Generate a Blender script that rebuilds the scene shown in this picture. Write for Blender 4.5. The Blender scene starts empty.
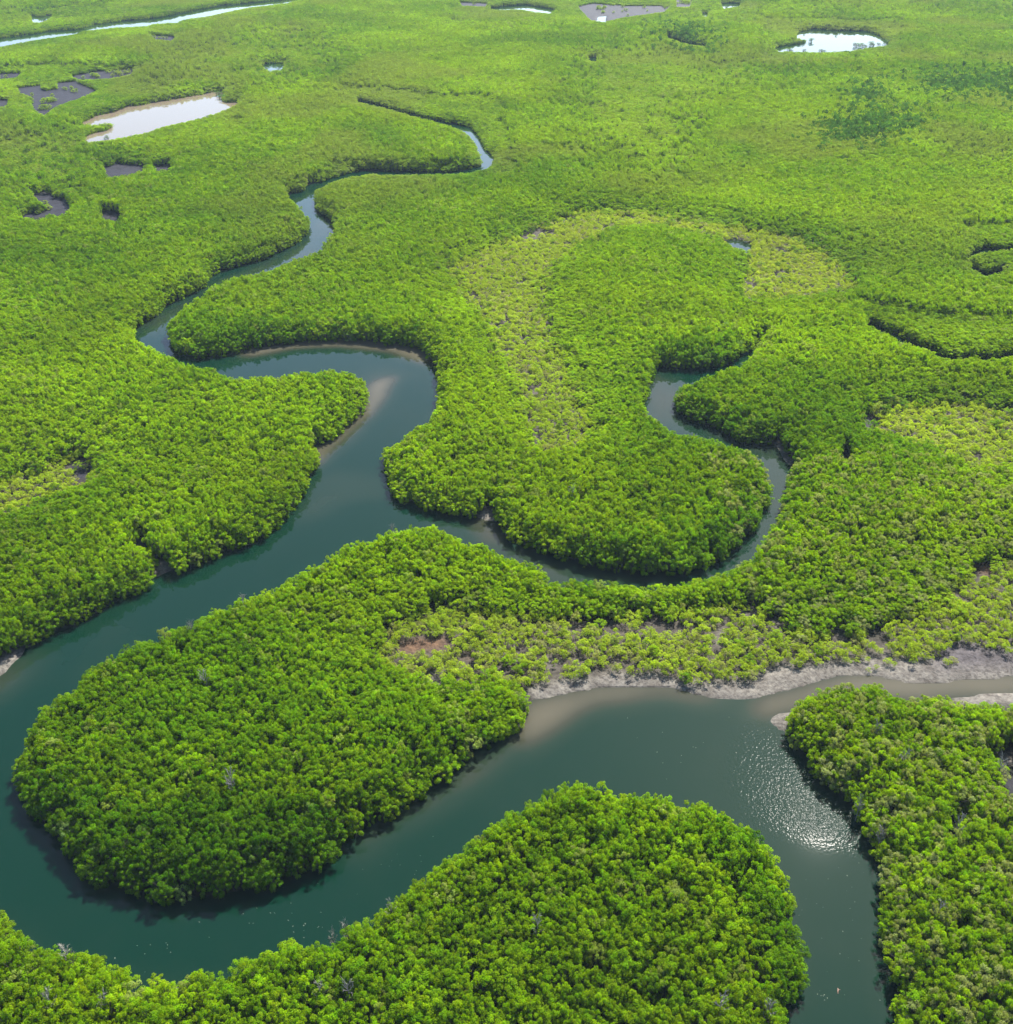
import bpy, math, random
import numpy as np
from mathutils import Vector, Matrix

random.seed(7)
rng = np.random.default_rng(11)
R = math.radians
scene = bpy.context.scene
col = scene.collection

# ------------------------------------------------------------------ camera
CAM_H, PITCH, FPX, W, H = 120.0, R(33.2), 1027.0, 1013, 1024
CP, SP = math.cos(PITCH), math.sin(PITCH)
cam_data = bpy.data.cameras.new('camera')
cam = bpy.data.objects.new('camera', cam_data)
col.objects.link(cam)
cam.location = (0, 0, CAM_H)
cam.rotation_euler = (math.pi / 2 - PITCH, 0, 0)
cam_data.sensor_width = 36.0
cam_data.lens = 36.0 * FPX / 1024.0
cam_data.clip_start = 1.0
cam_data.clip_end = 12000
scene.camera = cam


def proj(x, y, z):
    d = y * CP - (z - CAM_H) * SP
    u = y * SP + (z - CAM_H) * CP
    d = np.maximum(d, 1e-3)
    return 506.5 + FPX * x / d, 512 - FPX * u / d


def ground(px, py, z=0.0):
    a = (px - 506.5) / FPX
    b = (512 - py) / FPX
    dy, dz = CP + b * SP, -SP + b * CP
    t = (z - CAM_H) / dz
    return a * t, dy * t


def scale_at(y):                                    # pixels per metre at ground distance y
    return FPX / (y * CP + CAM_H * SP)


# ------------------------------------------------------------------ survey of the place (outlines of banks, ponds, flats)
RIVER = [(-120, 760), (-40, 705), (0, 679), (12, 667), (23, 654), (40, 643), (60, 631), (75, 627), (90, 619), (100, 612), (115, 606), (122, 600), (135, 598),
 (143, 591), (150, 588), (158, 579), (163, 575), (172, 572), (180, 573), (190, 570), (205, 563), (216, 559), (224, 553), (233, 549), (250, 546),
 (263, 538), (275, 529), (287, 523), (290, 513), (298, 505), (306, 494), (308, 486), (309, 477), (318, 468), (319, 456), (312, 446), (322, 444),
 (333, 440), (343, 431), (355, 420), (362, 412), (368, 402), (370, 392), (366, 383), (358, 375), (350, 371), (335, 369), (315, 371), (300, 372),
 (280, 375), (266, 377), (251, 376), (226, 376), (216, 370), (201, 364), (186, 362), (169, 355), (157, 349), (147, 344), (137, 341), (135, 336),
 (138, 328), (144, 322), (155, 318), (163, 311), (175, 302), (189, 296), (200, 290), (209, 284), (212, 276), (226, 270), (243, 265), (263, 260),
 (278, 253), (293, 246), (302, 240), (309, 232), (310, 219), (303, 212), (296, 204), (289, 198), (288, 193), (303, 192), (308, 186), (322, 182), (339, 176),
 (352, 172), (366, 170.5), (388, 171.5), (423, 172.5), (447, 172), (465, 170), (482, 166), (481, 157), (477, 147), (472, 138), (466, 132), (455, 126.4), (425, 118.8),
 (400, 112.3), (380, 106.4), (357, 101.6), (357, 100.6), (380, 105.4), (400, 111.3), (425, 117.8), (455, 124.4), (467, 126), (475, 132), (480, 139), (485, 149), (493, 157), (492, 164), (488, 168),
 (470, 172), (447, 174), (423, 174.5), (388, 174.5), (366, 174), (339, 178.5), (322, 186), (316, 189), (314, 194), (314, 205), (317, 211), (327, 217), (333, 222),
 (335, 230), (325, 240), (323, 249), (310, 254), (293, 259), (278, 266), (256, 274), (233, 276), (219, 281), (210, 286), (201, 294), (191, 301),
 (181, 307), (175, 314), (168, 323), (167, 334), (169, 344), (177, 353), (191, 358), (206, 358.5), (221, 356.5), (238, 353), (258, 349), (278, 345),
 (299, 342), (336, 341), (361, 341), (388, 345), (410, 346), (423, 350), (428, 357), (434, 367), (438, 377), (441, 384), (436, 394), (434, 401),
 (438, 406), (434, 415), (428, 419), (415, 426), (403, 436), (398, 441), (387, 446), (381, 452), (379.5, 462), (386, 472), (390.5, 482), (390.5, 492),
 (396, 499), (410, 504), (423, 508), (440, 513), (460, 516.5), (470, 519), (475, 518), (482, 522), (490, 522), (496, 524), (501, 534), (514, 543), (531, 550),
 (548, 555), (568, 560), (585, 567), (608, 571), (627, 574), (652, 574.5), (684, 574), (701, 571.5), (706, 567), (721, 561), (729, 553), (744, 544),
 (749, 536), (758, 527), (760, 516), (765, 508), (770, 499), (771.5, 489), (769, 477), (765, 467), (761, 459), (751, 451), (737, 445.5), (714, 438.5),
 (703, 436), (681, 432), (671, 427.5), (656, 419), (644, 409), (643, 404), (649, 398), (649, 384), (656, 377), (655, 369), (661, 367), (679, 369.5),
 (698, 369), (718, 367), (733, 361), (740, 355), (753, 350), (763, 336), (765, 337), (755, 352), (750, 358), (738, 363), (721, 368.5), (708, 374.5), (689, 381),
 (679, 387), (674, 395), (672.5, 405), (679, 414), (691, 420), (708, 425), (721, 431), (733, 438), (748, 443.5), (763, 445), (772, 443), (776, 447), (780, 456), (786, 463),
 (791, 468), (790, 479), (784, 489), (784, 499), (778, 511), (778, 524), (772, 533), (763, 540), (759, 552), (746, 559), (733, 568), (711, 573), (699, 578),
 (674, 582), (649, 584), (625, 582), (603, 580), (578, 577), (566, 581), (559, 582), (553, 576), (543, 573.5), (538, 563), (524, 561), (509, 557.5),
 (494, 549), (477, 540.5), (462, 541), (457, 533), (445, 528), (433, 522.5), (418, 525), (403, 525), (391, 527), (383, 535), (368, 538.5), (349, 542),
 (336, 551), (310, 566), (290, 577), (272, 588), (249, 595), (239, 599), (230, 603), (217, 606.5), (198, 615), (188, 624), (173, 626), (160, 634), (148, 637.5),
 (136, 636), (126, 643), (113, 650), (95, 664), (81, 676), (67, 687), (49, 700.5), (37, 711.5), (32, 721), (30, 732), (21, 744), (17, 758), (15, 775),
 (24, 787), (30, 809), (44, 826), (54, 834), (64, 851), (72, 866), (86, 878), (97, 885), (123, 891), (148, 900), (173, 908), (183, 906), (197, 902),
 (217, 904), (230, 903), (247, 895), (270, 890), (285, 884), (302, 876), (321, 872), (325, 866), (341, 861), (344, 851), (347, 839), (363, 834),
 (378, 825), (396, 815), (410, 804), (425, 796), (442, 783.5), (455, 771), (474, 756), (498, 742), (518, 730), (532, 711), (532, 702), (549, 698), (574, 692),
 (599, 689), (623, 687.4), (648, 688), (673, 689), (688, 693), (710, 698), (735, 702), (749, 703), (763, 695.5), (788, 692), (812, 684.4), (827, 679.5),
 (849, 676.5), (874, 677), (891, 681), (916, 684.4), (936, 684), (958, 682), (985, 679), (1013, 678), (1130, 672), (1130, 688), (1013, 692), (997, 690.5), (980, 693),
 (958, 698), (950, 697), (941, 694), (921, 695.5), (901, 694), (886, 693), (881, 687), (872, 680), (862, 687), (852, 683), (837, 687), (820, 695), (795, 704),
 (785, 711), (763, 719), (771, 726), (780, 733), (787, 742), (797, 752), (809, 767), (819, 779.5), (831, 793), (846, 800), (853, 812), (858, 829), (873, 843),
 (880, 860), (881, 878), (877, 887), (884, 906), (878, 920), (879, 945), (882, 967), (893, 984), (896, 1003), (894, 1024), (900, 1160), (770, 1160), (787, 1023), (786, 1008),
 (798, 997), (805, 976), (800, 944), (792, 927), (792, 909), (784, 877), (776, 860), (762, 845), (750, 826), (729, 818), (717, 809), (702, 803), (690, 804), (677, 805),
 (663, 795.5), (640, 792), (623, 795.5), (617, 792), (616, 784), (601, 784), (586, 781), (574, 781), (561, 784.5), (549, 790.5), (546, 797), (529, 800.5), (526, 809), (507, 813),
 (497, 820), (489, 828), (474, 834), (467, 846), (450, 855), (430, 872), (410, 881), (403, 892), (391, 900), (385, 908), (366, 924), (349, 924), (341, 929), (338, 938), (319, 940.5),
 (304, 948), (297, 943), (284, 944), (265, 954), (249, 960), (237, 964), (231, 972), (215, 979), (207, 972), (195, 969), (183, 979), (177, 982), (165, 979), (153, 976), (145, 980),
 (136, 979), (116, 971), (104, 959), (89, 950), (74, 954), (64, 947), (49, 949), (34, 945), (25, 946), (19, 933), (5, 924), (0, 917), (-60, 880), (-160, 830)]
FAR_RIVER = [(-60, 50), (0, 38), (30, 34.5), (49, 31), (81, 29), (94, 24.7), (123, 21), (158, 18), (197, 10), (222, 5.4), (250, 3), (285, -1), (330, -8), (345, -8),
 (297, 0), (288, 3), (250, 7.5), (232, 11), (210, 16), (181, 20), (178, 23), (155, 23.5), (148, 26), (111, 28), (84, 31), (74, 34.5), (49, 38), (25, 42), (0, 47), (-60, 58)]
PONDS = {
 'round': [(774, 48), (796, 43.5), (808, 42), (806, 39), (796, 37), (798.5, 32), (813, 29), (838, 30.5), (868, 31), (880, 36), (890, 43), (885, 46), (868, 48), (850, 51), (818, 52.5), (789, 51.5), (779, 52)],
 'tan': [(81, 124), (84, 122), (99, 115), (116, 112), (128, 107), (148, 104), (178, 99), (197, 95), (215, 92), (223, 91.5), (223, 95), (218, 99), (227, 102.4), (238, 102.4), (232, 107), (210, 115), (190, 121),
         (178, 123.5), (158, 127.5), (150, 132), (123, 137), (104, 141), (85, 142), (86, 137), (94, 133), (109, 130), (116, 123), (106, 122), (94, 124)],
 'tiny': [(262, 65.5), (272, 63), (284, 63), (282, 70), (268, 70.5)],
 'corner': [(31, 15), (40, 17), (52, 15), (49, 19), (40, 23), (32, 22)],
 'lagoon': [(489, 8.6), (504, 6), (526, 4.5), (539, 6.5), (555, 9.5), (551, 13.5), (536, 12.5), (521, 9.5), (499, 10)],
 'flatpool': [(598, 17), (606, 16), (605, 22), (597, 21.5)],
 'topright': [(721, 3), (740.5, 3.3), (739, 6.5), (723, 8.5)],
 'speck': [(702, 13), (708, 13), (708, 16.5), (702, 16)],
 'mid': [(726, 241), (739, 240), (749, 246), (746, 251), (738, 248)],
 'dot': [(588, 58), (597, 57), (596, 62), (590, 61)],
}
FLATS = [                                            # dark mud
 [(18, 89), (57, 84), (74, 82), (96, 91), (81, 98), (57, 106), (44, 116), (34, 110), (32, 97), (20, 93)],
 [(71, 77), (94, 73), (133, 69.5), (132, 74.5), (109, 78.5), (81, 80)], [(-30, 77), (22, 73.5), (15, 78), (-30, 81)], [(-10, 101), (8, 100.5), (6, 107), (-10, 107)],
 [(150, 35.5), (175, 37.5), (173, 40), (155, 39.5)], [(104, 169), (118, 164), (147, 167.5), (133, 173), (118, 176), (106, 176)], [(152, 167), (172, 166), (170, 170), (155, 170)],
 [(32, 196), (44, 194), (64, 200), (71, 208), (59, 216), (47, 213), (47, 206)], [(99, 212), (121, 214), (119, 222), (104, 218)], [(20, 214), (47, 213), (45, 218), (22, 218)],
 [(578, 7.4), (593, 4), (627, 6.5), (670, 6.5), (664, 12), (623, 17.5), (604, 22), (590, 20)], [(676, 0), (692, 0), (690, 7), (676, 7)],
 [(131, 540), (148, 540), (145, 547), (133, 547)], [(70, 466), (80, 464), (88, 478), (80, 484)], [(864, 418), (873, 419), (872, 430), (864, 427)],
 [(948, 820), (962, 818), (966, 832), (952, 836)], [(1004, 780), (1020, 778), (1020, 798), (1006, 794)], [(460, 3), (488, 4), (485, 6.5), (462, 6)],
 [(185, 1014), (190, 1013), (189, 1026), (184, 1026)], [(840, 449), (852, 452), (850, 460), (840, 458)],
]
BEACH = [                                            # pale dried mud and sand
 [(524, 693), (549, 687), (569, 682), (589, 680.5), (613, 677), (636, 678), (658, 677), (683, 685), (707, 686), (730, 684), (747, 685), (763, 680), (778, 667), (795, 670),
  (812, 667), (837, 664), (852, 659), (862, 661), (877, 662), (891, 655), (908, 660), (931, 661), (946, 654), (958, 645), (980, 649), (997, 657), (1013, 662), (1130, 664),
  (1130, 674), (1013, 680), (985, 681), (958, 684), (936, 686), (916, 686), (891, 683), (874, 679), (849, 678), (827, 681), (812, 686), (788, 694), (763, 697), (749, 705), (735, 704), (710, 700),
  (688, 695), (673, 691), (648, 690), (623, 689), (599, 691), (574, 694), (549, 700), (531, 704)],
 [(948, 697), (958, 697), (980, 692), (997, 689.5), (1013, 691), (1130, 688), (1130, 700), (1013, 704), (985, 705), (960, 704)],
 [(763, 719), (785, 710), (794, 705), (791, 718), (786, 727), (780, 734), (771, 727)],
 [(-60, 686), (0, 661), (12, 655), (20, 648), (26, 650), (23, 655), (12, 669), (0, 682), (-60, 712)],
 [(157, 566), (163, 562), (170, 563), (170, 572), (163, 576), (158, 579)],
 [(479, 514), (485, 510), (491, 505), (494, 513), (496, 524), (490, 523), (481, 523), (475, 518)],
 [(138, 981), (146, 981), (143, 994)], [(173, 983), (180, 981), (177, 992)],
 [(772, 441), (781, 441), (783, 451), (789, 461), (796, 466), (792, 470), (785, 466), (778, 457), (774, 448)],
 [(430, 676), (438, 675), (440, 684), (432, 685)], [(744, 606), (755, 608), (756, 615), (746, 613)], [(771, 617), (779, 617), (781, 628), (774, 630)], [(720, 628), (724, 628), (718, 648), (714, 646)],
 [(831, 630), (846, 631), (844, 637), (832, 637)], [(550, 664), (560, 661), (558, 668), (549, 670)], [(985, 757), (1000, 752), (1020, 756), (1020, 764), (1000, 762)],
]
RED = [[(398, 649), (412, 643), (432, 640), (450, 640), (451, 646), (432, 649), (404, 653)], [(464, 656), (472, 656), (471, 662), (464, 662)], [(977, 568), (992, 566), (990, 576), (976, 576)]]
SLITS = [                                            # creeks too narrow to show their water
 [(868, 323), (901, 339.5), (931, 349.5), (941, 357), (973, 359), (993, 358), (1020, 354)], [(967, 257), (980, 251), (995, 250), (1020, 248)], [(971, 266), (985, 275), (1002, 272)],
 [(667, 37), (690, 44), (706, 46)], [(488, 503), (494, 498)],
]
SPARSE = [                                           # open yellow-green scrub
 [(580, 212), (655, 214), (730, 224), (800, 240), (850, 265), (862, 285), (830, 300), (790, 306), (750, 312), (735, 290), (745, 256), (700, 240), (650, 229), (612, 232), (590, 250), (562, 264),
  (546, 290), (552, 320), (562, 345), (577, 370), (592, 400), (602, 430), (575, 456), (545, 463), (525, 440), (515, 400), (500, 370), (490, 340), (470, 310), (448, 285), (440, 265), (470, 255), (520, 232)],
 [(-20, 492), (20, 475), (50, 462), (70, 452), (92, 458), (94, 490), (60, 500), (40, 515), (10, 524), (-20, 522)],
 [(370, 650), (395, 618), (450, 604), (520, 612), (600, 617), (680, 609), (740, 603), (800, 627), (870, 634), (930, 602), (960, 570), (1030, 560), (1120, 560), (1120, 668), (1013, 665), (958, 660), (860, 668), (780, 676), (740, 690), (680, 688), (524, 694),
  (500, 692), (460, 690), (430, 687), (400, 680), (374, 668)],
 [(860, 415), (900, 405), (960, 400), (1013, 410), (1060, 420), (1060, 470), (980, 480), (930, 452), (880, 440)],
]
PALE = [                                             # far paler, yellower canopy
 [(560, 48), (640, 28), (780, 56), (900, 56), (960, 50), (1000, 60), (900, 72), (800, 82), (770, 100), (720, 96), (700, 120), (700, 160), (660, 190), (610, 170), (560, 130)],
 [(150, 45), (250, 20), (340, 20), (370, 60), (330, 90), (260, 96), (200, 88), (120, 100), (140, 70)], [(-40, 125), (70, 125), (110, 150), (90, 190), (40, 192), (-40, 200)],
 [(-40, 0), (200, -10), (160, 12), (-40, 34)], [(920, 152), (960, 142), (1060, 142), (1060, 166), (960, 168)], [(420, 14), (560, 20), (560, 40), (430, 30)], [(650, 0), (1100, -30), (1100, 20), (700, 26)],
]
DARK = [
 [(843, 92), (862, 86), (886, 92), (884, 104), (858, 108), (846, 102)], [(905, 82), (960, 77), (1040, 76), (1040, 100), (1000, 102), (940, 96)], [(808, 130), (850, 122), (880, 110), (905, 118), (930, 124), (905, 132), (880, 146), (830, 146)],
 [(660, 26), (690, 24), (720, 40), (700, 46), (668, 38)],
]
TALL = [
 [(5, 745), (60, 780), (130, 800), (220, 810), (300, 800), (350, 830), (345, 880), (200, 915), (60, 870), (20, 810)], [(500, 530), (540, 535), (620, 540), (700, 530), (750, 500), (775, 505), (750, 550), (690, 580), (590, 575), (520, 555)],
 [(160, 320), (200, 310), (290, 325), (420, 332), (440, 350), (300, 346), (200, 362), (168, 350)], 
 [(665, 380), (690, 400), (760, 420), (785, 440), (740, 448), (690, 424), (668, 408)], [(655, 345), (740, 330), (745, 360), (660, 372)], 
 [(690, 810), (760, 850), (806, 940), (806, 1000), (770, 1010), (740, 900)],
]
SHOAL = [                                            # (outline, weight, softness)
 ([(366, 384), (382, 376), (402, 373), (392, 390), (377, 412), (357, 431), (337, 449), (322, 466), (308, 474), (300, 455), (340, 425), (362, 400)], 1.0),
 ([(240, 345), (336, 336), (410, 340), (432, 352), (437, 370), (415, 362), (390, 353), (340, 347), (290, 350), (240, 360)], 1.0),
 ([(355, 379), (372, 369), (402, 371), (432, 378), (402, 377), (378, 380), (362, 386)], .45),
 ([(520, 700), (600, 680), (680, 682), (745, 696), (705, 704), (650, 701), (605, 706), (575, 720), (545, 738), (520, 752), (500, 752), (510, 730)], .95),
 ([(530, 722), (480, 752), (440, 780), (400, 805), (350, 836), (345, 856), (368, 850), (420, 820), (470, 790), (502, 770), (530, 748)], .55),
 ([(745, 700), (850, 670), (1130, 664), (1130, 700), (900, 702), (830, 702), (790, 714), (762, 722), (745, 714)], .9),
 ([(320, 470), (385, 475), (392, 495), (350, 500), (310, 520), (290, 520)], .3), ([(470, 505), (500, 515), (520, 550), (480, 548), (460, 530)], .6), ([(430, 515), (560, 555), (690, 574), (690, 590), (560, 590), (430, 530)], .4),
 ([(645, 360), (760, 440), (800, 450), (800, 500), (700, 590), (690, 570), (760, 500), (750, 450), (640, 420)], .38), ([(120, 330), (300, 240), (330, 190), (345, 220), (320, 256), (200, 300), (160, 340)], .35),
 ([(-60, 690), (30, 645), (50, 650), (0, 710)], .5), ([(750, 430), (790, 430), (790, 450), (755, 455)], .6),
]
RIPPLE = [(725, 720), (765, 718), (800, 745), (860, 800), (895, 850), (885, 862), (850, 846), (800, 834), (750, 826), (712, 780)]

# ------------------------------------------------------------------ rasters
X0, Y0, SS = -200, -20, 2
NW, NH = (1413) * SS, (1244) * SS


def raster(polys, out=None):
    m = np.zeros((NH, NW), bool) if out is None else out
    for p in polys:
        a = (np.array(p, float) - (X0, Y0)) * SS
        x0, y0 = np.floor(a.min(0)).astype(int)
        x1, y1 = np.ceil(a.max(0)).astype(int) + 1
        x0, y0, x1, y1 = max(x0, 0), max(y0, 0), min(x1, NW), min(y1, NH)
        if x1 <= x0 or y1 <= y0:
            continue
        for yy in range(y0, y1):
            yc = yy + .5
            b = np.roll(a, -1, 0)
            c = ((a[:, 1] <= yc) != (b[:, 1] <= yc))
            if not c.any():
                continue
            xs = np.sort(a[c, 0] + (yc - a[c, 1]) / (b[c, 1] - a[c, 1]) * (b[c, 0] - a[c, 0]))
            for i in range(0, len(xs) - 1, 2):
                m[yy, max(int(round(xs[i])), 0):max(int(round(xs[i + 1])), 0)] = True
    return m


def thick(line, w):
    a = np.array(line, float)
    t = np.gradient(a, axis=0)
    n = np.stack([-t[:, 1], t[:, 0]], 1)
    n /= np.linalg.norm(n, axis=1)[:, None]
    return [tuple(q) for q in (a + n * w)] + [tuple(q) for q in (a - n * w)[::-1]]


def look(m, px, py, fill=0):
    i = np.floor((px - X0) * SS).astype(int)
    j = np.floor((py - Y0) * SS).astype(int)
    ok = (i >= 0) & (i < NW) & (j >= 0) & (j < NH)
    r = m[np.clip(j, 0, NH - 1), np.clip(i, 0, NW - 1)]
    return np.where(ok, r, fill)


M_water = raster([RIVER, FAR_RIVER] + list(PONDS.values()) + [thick(s, .5) for s in SLITS])
M_pond = raster(list(PONDS.values()))
M_tan = raster([PONDS['tan']])
M_flat = raster(FLATS)
M_beach = raster(BEACH) & ~raster([RIVER])
M_red = raster(RED)
M_sparse = raster(SPARSE)
M_pale = raster(PALE)
M_dark = raster(DARK)
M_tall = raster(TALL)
M_ripple = raster([RIPPLE])
M_isle = raster([[(41, 85), (57, 84), (58, 91), (42, 92)], [(909, 656), (919, 657), (920, 672), (910, 672)]])
M_open = (M_water | M_flat | M_beach | M_red) & ~M_isle


def vnoise(x, y, s, seed):                           # smooth value noise, -1..1
    r = np.random.default_rng(seed)
    g = r.uniform(-1, 1, (256, 256))
    x, y = x / s + 500, y / s + 500
    i, j = np.floor(x).astype(int), np.floor(y).astype(int)
    u, v = x - i, y - j
    u, v = u * u * (3 - 2 * u), v * v * (3 - 2 * v)
    q = lambda a, b: g[(j + b) % 256, (i + a) % 256]
    return (q(0, 0) * (1 - u) + q(1, 0) * u) * (1 - v) + (q(0, 1) * (1 - u) + q(1, 1) * u) * v


# ------------------------------------------------------------------ where trees stand
XR, YR0, YR1 = 760.0, 46.0, 1330.0


def allowed(x, y, h, r):
    """True where a tree of height h and crown radius r covers no open water, mud or beach of the survey."""
    ok = np.ones(len(x), bool)
    far = np.where(scale_at(y) < 3.6, 1.45, 1.0)
    for f, rr in ((.05, .42), (.2, .5), (.35, .55), (.5, .55), (.6, .55), (.7, .55), (.8, .4), (.9, .25), (1.0, .1)):
        for a, b in ((0, 0), (1, 0), (-1, 0), (0, 1), (0, -1)):
            px, py = proj(x + a * r * rr * far, y + b * r * rr * far * .6, h * f)
            ok &= ~look(M_open, px, py, False).astype(bool)
    return ok


def scatter(step, jitter, seed):
    r = np.random.default_rng(seed)
    xs = np.arange(-XR, XR, step)
    ys = np.arange(YR0, YR1, step * .87)
    gx, gy = np.meshgrid(xs, ys)
    gx[1::2] += step / 2
    gx = (gx + r.uniform(-jitter, jitter, gx.shape) * step).ravel()
    gy = (gy + r.uniform(-jitter, jitter, gy.shape) * step).ravel()
    lim = 52 + gy * .48
    k = np.abs(gx) < lim
    return gx[k], gy[k]


def zone(m, x, y, z, blur=2.0):
    px, py = proj(x, y, z)
    n = 4.0
    px = px + vnoise(x, y, 14, 31) * n * scale_at(y) * .5
    py = py + vnoise(x, y, 14, 32) * n * scale_at(y) * .25
    r = np.random.default_rng(len(x))
    px = px + r.normal(0, blur, len(x))
    py = py + r.normal(0, blur * .55, len(x))
    return look(m, px, py, False).astype(bool)


# dense trees
_n, _f = scatter(1.4, .38, 1), scatter(1.72, .38, 15)
tx, ty = (np.concatenate([a[_n[1] < 430], b[_f[1] >= 430]]) for a, b in zip(_n, _f))
thh = 5.8 * (1 + .07 * vnoise(tx, ty, 9, 3) + .07 * vnoise(tx, ty, 34, 4)) * np.clip(rng.normal(1, .055, len(tx)), .8, 1.2)
tall = zone(M_tall, tx, ty, 3)
thh = np.where(tall, thh * 1.07, thh)
trr = np.clip(rng.normal(.53, .13, len(tx)), .34, .95) * np.where(ty < 430, 1, 1.2)
near_pale = zone(M_pale, tx, ty, 3, 24) & (rng.uniform(size=len(tx)) < .5 + .5 * vnoise(tx, ty, 12, 71))
pale_area = zone(M_pale, tx, ty, 3, 24)
dark = zone(M_dark, tx, ty, 3, 13) & (rng.uniform(size=len(tx)) < .55 + .35 * vnoise(tx, ty, 13, 95))
M_lowtrees = raster([[(855, 300), (940, 318), (1080, 320), (1080, 372), (930, 366), (860, 335)], [(955, 228), (1080, 225), (1080, 285), (960, 285)], [(340, 85), (500, 100), (520, 175), (470, 190), (300, 195), (330, 165), (470, 165), (440, 128), (340, 110)], [(-60, 20), (300, -20), (360, -20), (300, 12), (-60, 72)], [(760, 22), (905, 22), (905, 62), (760, 62)], [(70, 84), (245, 84), (245, 136), (150, 150), (70, 150)], [(10, 8), (60, 8), (60, 28), (10, 28)], [(255, 58), (290, 58), (290, 76), (255, 76)], [(450, -6), (760, -6), (760, 28), (450, 28)], [(0, 65), (140, 65), (140, 120), (0, 120)]])
low = zone(M_lowtrees, tx, ty, 2, 3)
thh = np.where(low, thh * .6, thh)
thh = np.where(pale_area, thh * .62, thh)
thh = np.where(dark, thh * 1.15, thh)
sp_t = zone(M_sparse, tx, ty, 1.0, np.where(scale_at(ty) > 4, 4.5, 7.5))


def nearness(m, x, y, rad):
    """share of the ground within rad metres that belongs to a survey area"""
    s = np.zeros(len(x))
    for k in range(18):
        r, a = rad * math.sqrt((k + .5) / 18), k * 2.39996
        px, py = proj(x + r * math.cos(a), y + r * math.sin(a), 0)
        s += look(m, px, py, False)
    return s / 18


thh = thh * (1 - .62 * np.clip(nearness(M_sparse, tx, ty, 16) * 1.5, 0, 1)) * (1 - .62 * np.clip(nearness(M_flat, tx, ty, 14) * 2.4, 0, 1)) * (1 - .42 * np.clip(nearness(M_water, tx, ty, 5) * 2.2, 0, 1))
keep = (~sp_t | (rng.uniform(size=len(tx)) < .02)) & (rng.uniform(size=len(tx)) > .02 + .05 * (vnoise(tx, ty, 18, 5) > .45))
keep &= ~(pale_area & (rng.uniform(size=len(tx)) < .22))
keep &= allowed(tx, ty, thh, 1.9 * trr)
tx, ty, thh, trr, near_pale, dark = (a[keep] for a in (tx, ty, thh, trr, near_pale, dark))
# low fringe trees along every bank
ex, ey = scatter(1.7, .4, 6)
ehh = rng.uniform(2.4, 4.4, len(ex))
err_ = rng.uniform(.5, .72, len(ex))
ep, ed, es = zone(M_pale, ex, ey, 2, 13), zone(M_dark, ex, ey, 2), zone(M_sparse, ex, ey, 1)
ehh = np.where(ep | zone(M_lowtrees, ex, ey, 2, 3), ehh * .6, ehh)
keep = ~es & allowed(ex, ey, ehh, 1.9 * err_)
keep[keep] &= ~allowed(ex[keep], ey[keep], np.full(keep.sum(), 6.4), np.full(keep.sum(), 3.0))
tx, ty, thh, trr, near_pale, dark = (np.concatenate([a, b[keep]]) for a, b in ((tx, ex), (ty, ey), (thh, ehh), (trr, err_), (near_pale, ep), (dark, ed)))
fx, fy = scatter(2.6, .45, 12)
fpx, fpy = proj(fx, fy, 0)
fpx2, fpy2 = proj(fx, fy, 2.5)
keep = look(M_flat, fpx, fpy, False).astype(bool) & ~look(M_water, fpx2, fpy2, False).astype(bool) & (vnoise(fx, fy, 9, 61) + .6 * vnoise(fx, fy, 4, 62) > .62)
nk = keep.sum()
tx, ty = np.concatenate([tx, fx[keep]]), np.concatenate([ty, fy[keep]])
thh, trr = np.concatenate([thh, rng.uniform(1.4, 2.8, nk)]), np.concatenate([trr, rng.uniform(.35, .7, nk)])
near_pale, dark = np.concatenate([near_pale, np.ones(nk, bool)]), np.concatenate([dark, np.zeros(nk, bool)])
px_, py_, hs_ = np.array([(855, 46.5, 2.6), (858, 47, 3), (862, 46.5, 2.6), (865, 47.5, 2.2), (871, 45.5, 3), (873, 46.5, 2.4), (878, 46, 2.4), (811, 42, 3), (804, 52, 2.2), (789, 51.5, 2.4), (791, 52, 2), (821, 52.5, 2.4), (824, 52.5, 2), (799, 44, 2.4), (803, 43, 2.6),
                          (885, 43, 2.6), (888, 44.5, 3), (107, 139, 2), (219, 96, 3), (222, 99, 3), (225, 99.5, 2.8)]).T
qx, qy = ground(px_, py_)
tx, ty, thh, trr = np.concatenate([tx, qx]), np.concatenate([ty, qy]), np.concatenate([thh, hs_]), np.concatenate([trr, hs_ * .3])
near_pale, dark = np.concatenate([near_pale, np.zeros(len(qx), bool)]), np.concatenate([dark, np.ones(len(qx), bool)])
# open scrub
sx, sy = scatter(1.38, .44, 2)
shh = rng.uniform(1.2, 2.4, len(sx))
srr = rng.uniform(.5, 1.05, len(sx))
sp_s = zone(M_sparse, sx, sy, 1.0, np.where(scale_at(sy) > 4, 4.5, 7.5))
gap = vnoise(sx, sy, 6, 8) + .5 * vnoise(sx, sy, 2.6, 9)
keep = sp_s & (gap > -.74) & allowed(sx, sy, shh, 1.0 * srr)
sx, sy, shh, srr = (a[keep] for a in (sx, sy, shh, srr))
bx, by = scatter(1.9, .45, 14)
bpx, bpy_ = proj(bx, by, 0)
bqx, bqy = proj(bx, by, 1.4)
keep = look(M_beach, bpx, bpy_, False).astype(bool) & ~look(M_water, bqx, bqy, False).astype(bool) & (nearness(M_sparse, bx, by, 4) > .3) & (vnoise(bx, by, 5, 81) + .5 * vnoise(bx, by, 2.2, 82) > .25)
nk = keep.sum()
sx, sy = np.concatenate([sx, bx[keep]]), np.concatenate([sy, by[keep]])
shh, srr = np.concatenate([shh, rng.uniform(.8, 1.6, nk)]), np.concatenate([srr, rng.uniform(.4, .8, nk)])

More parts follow.
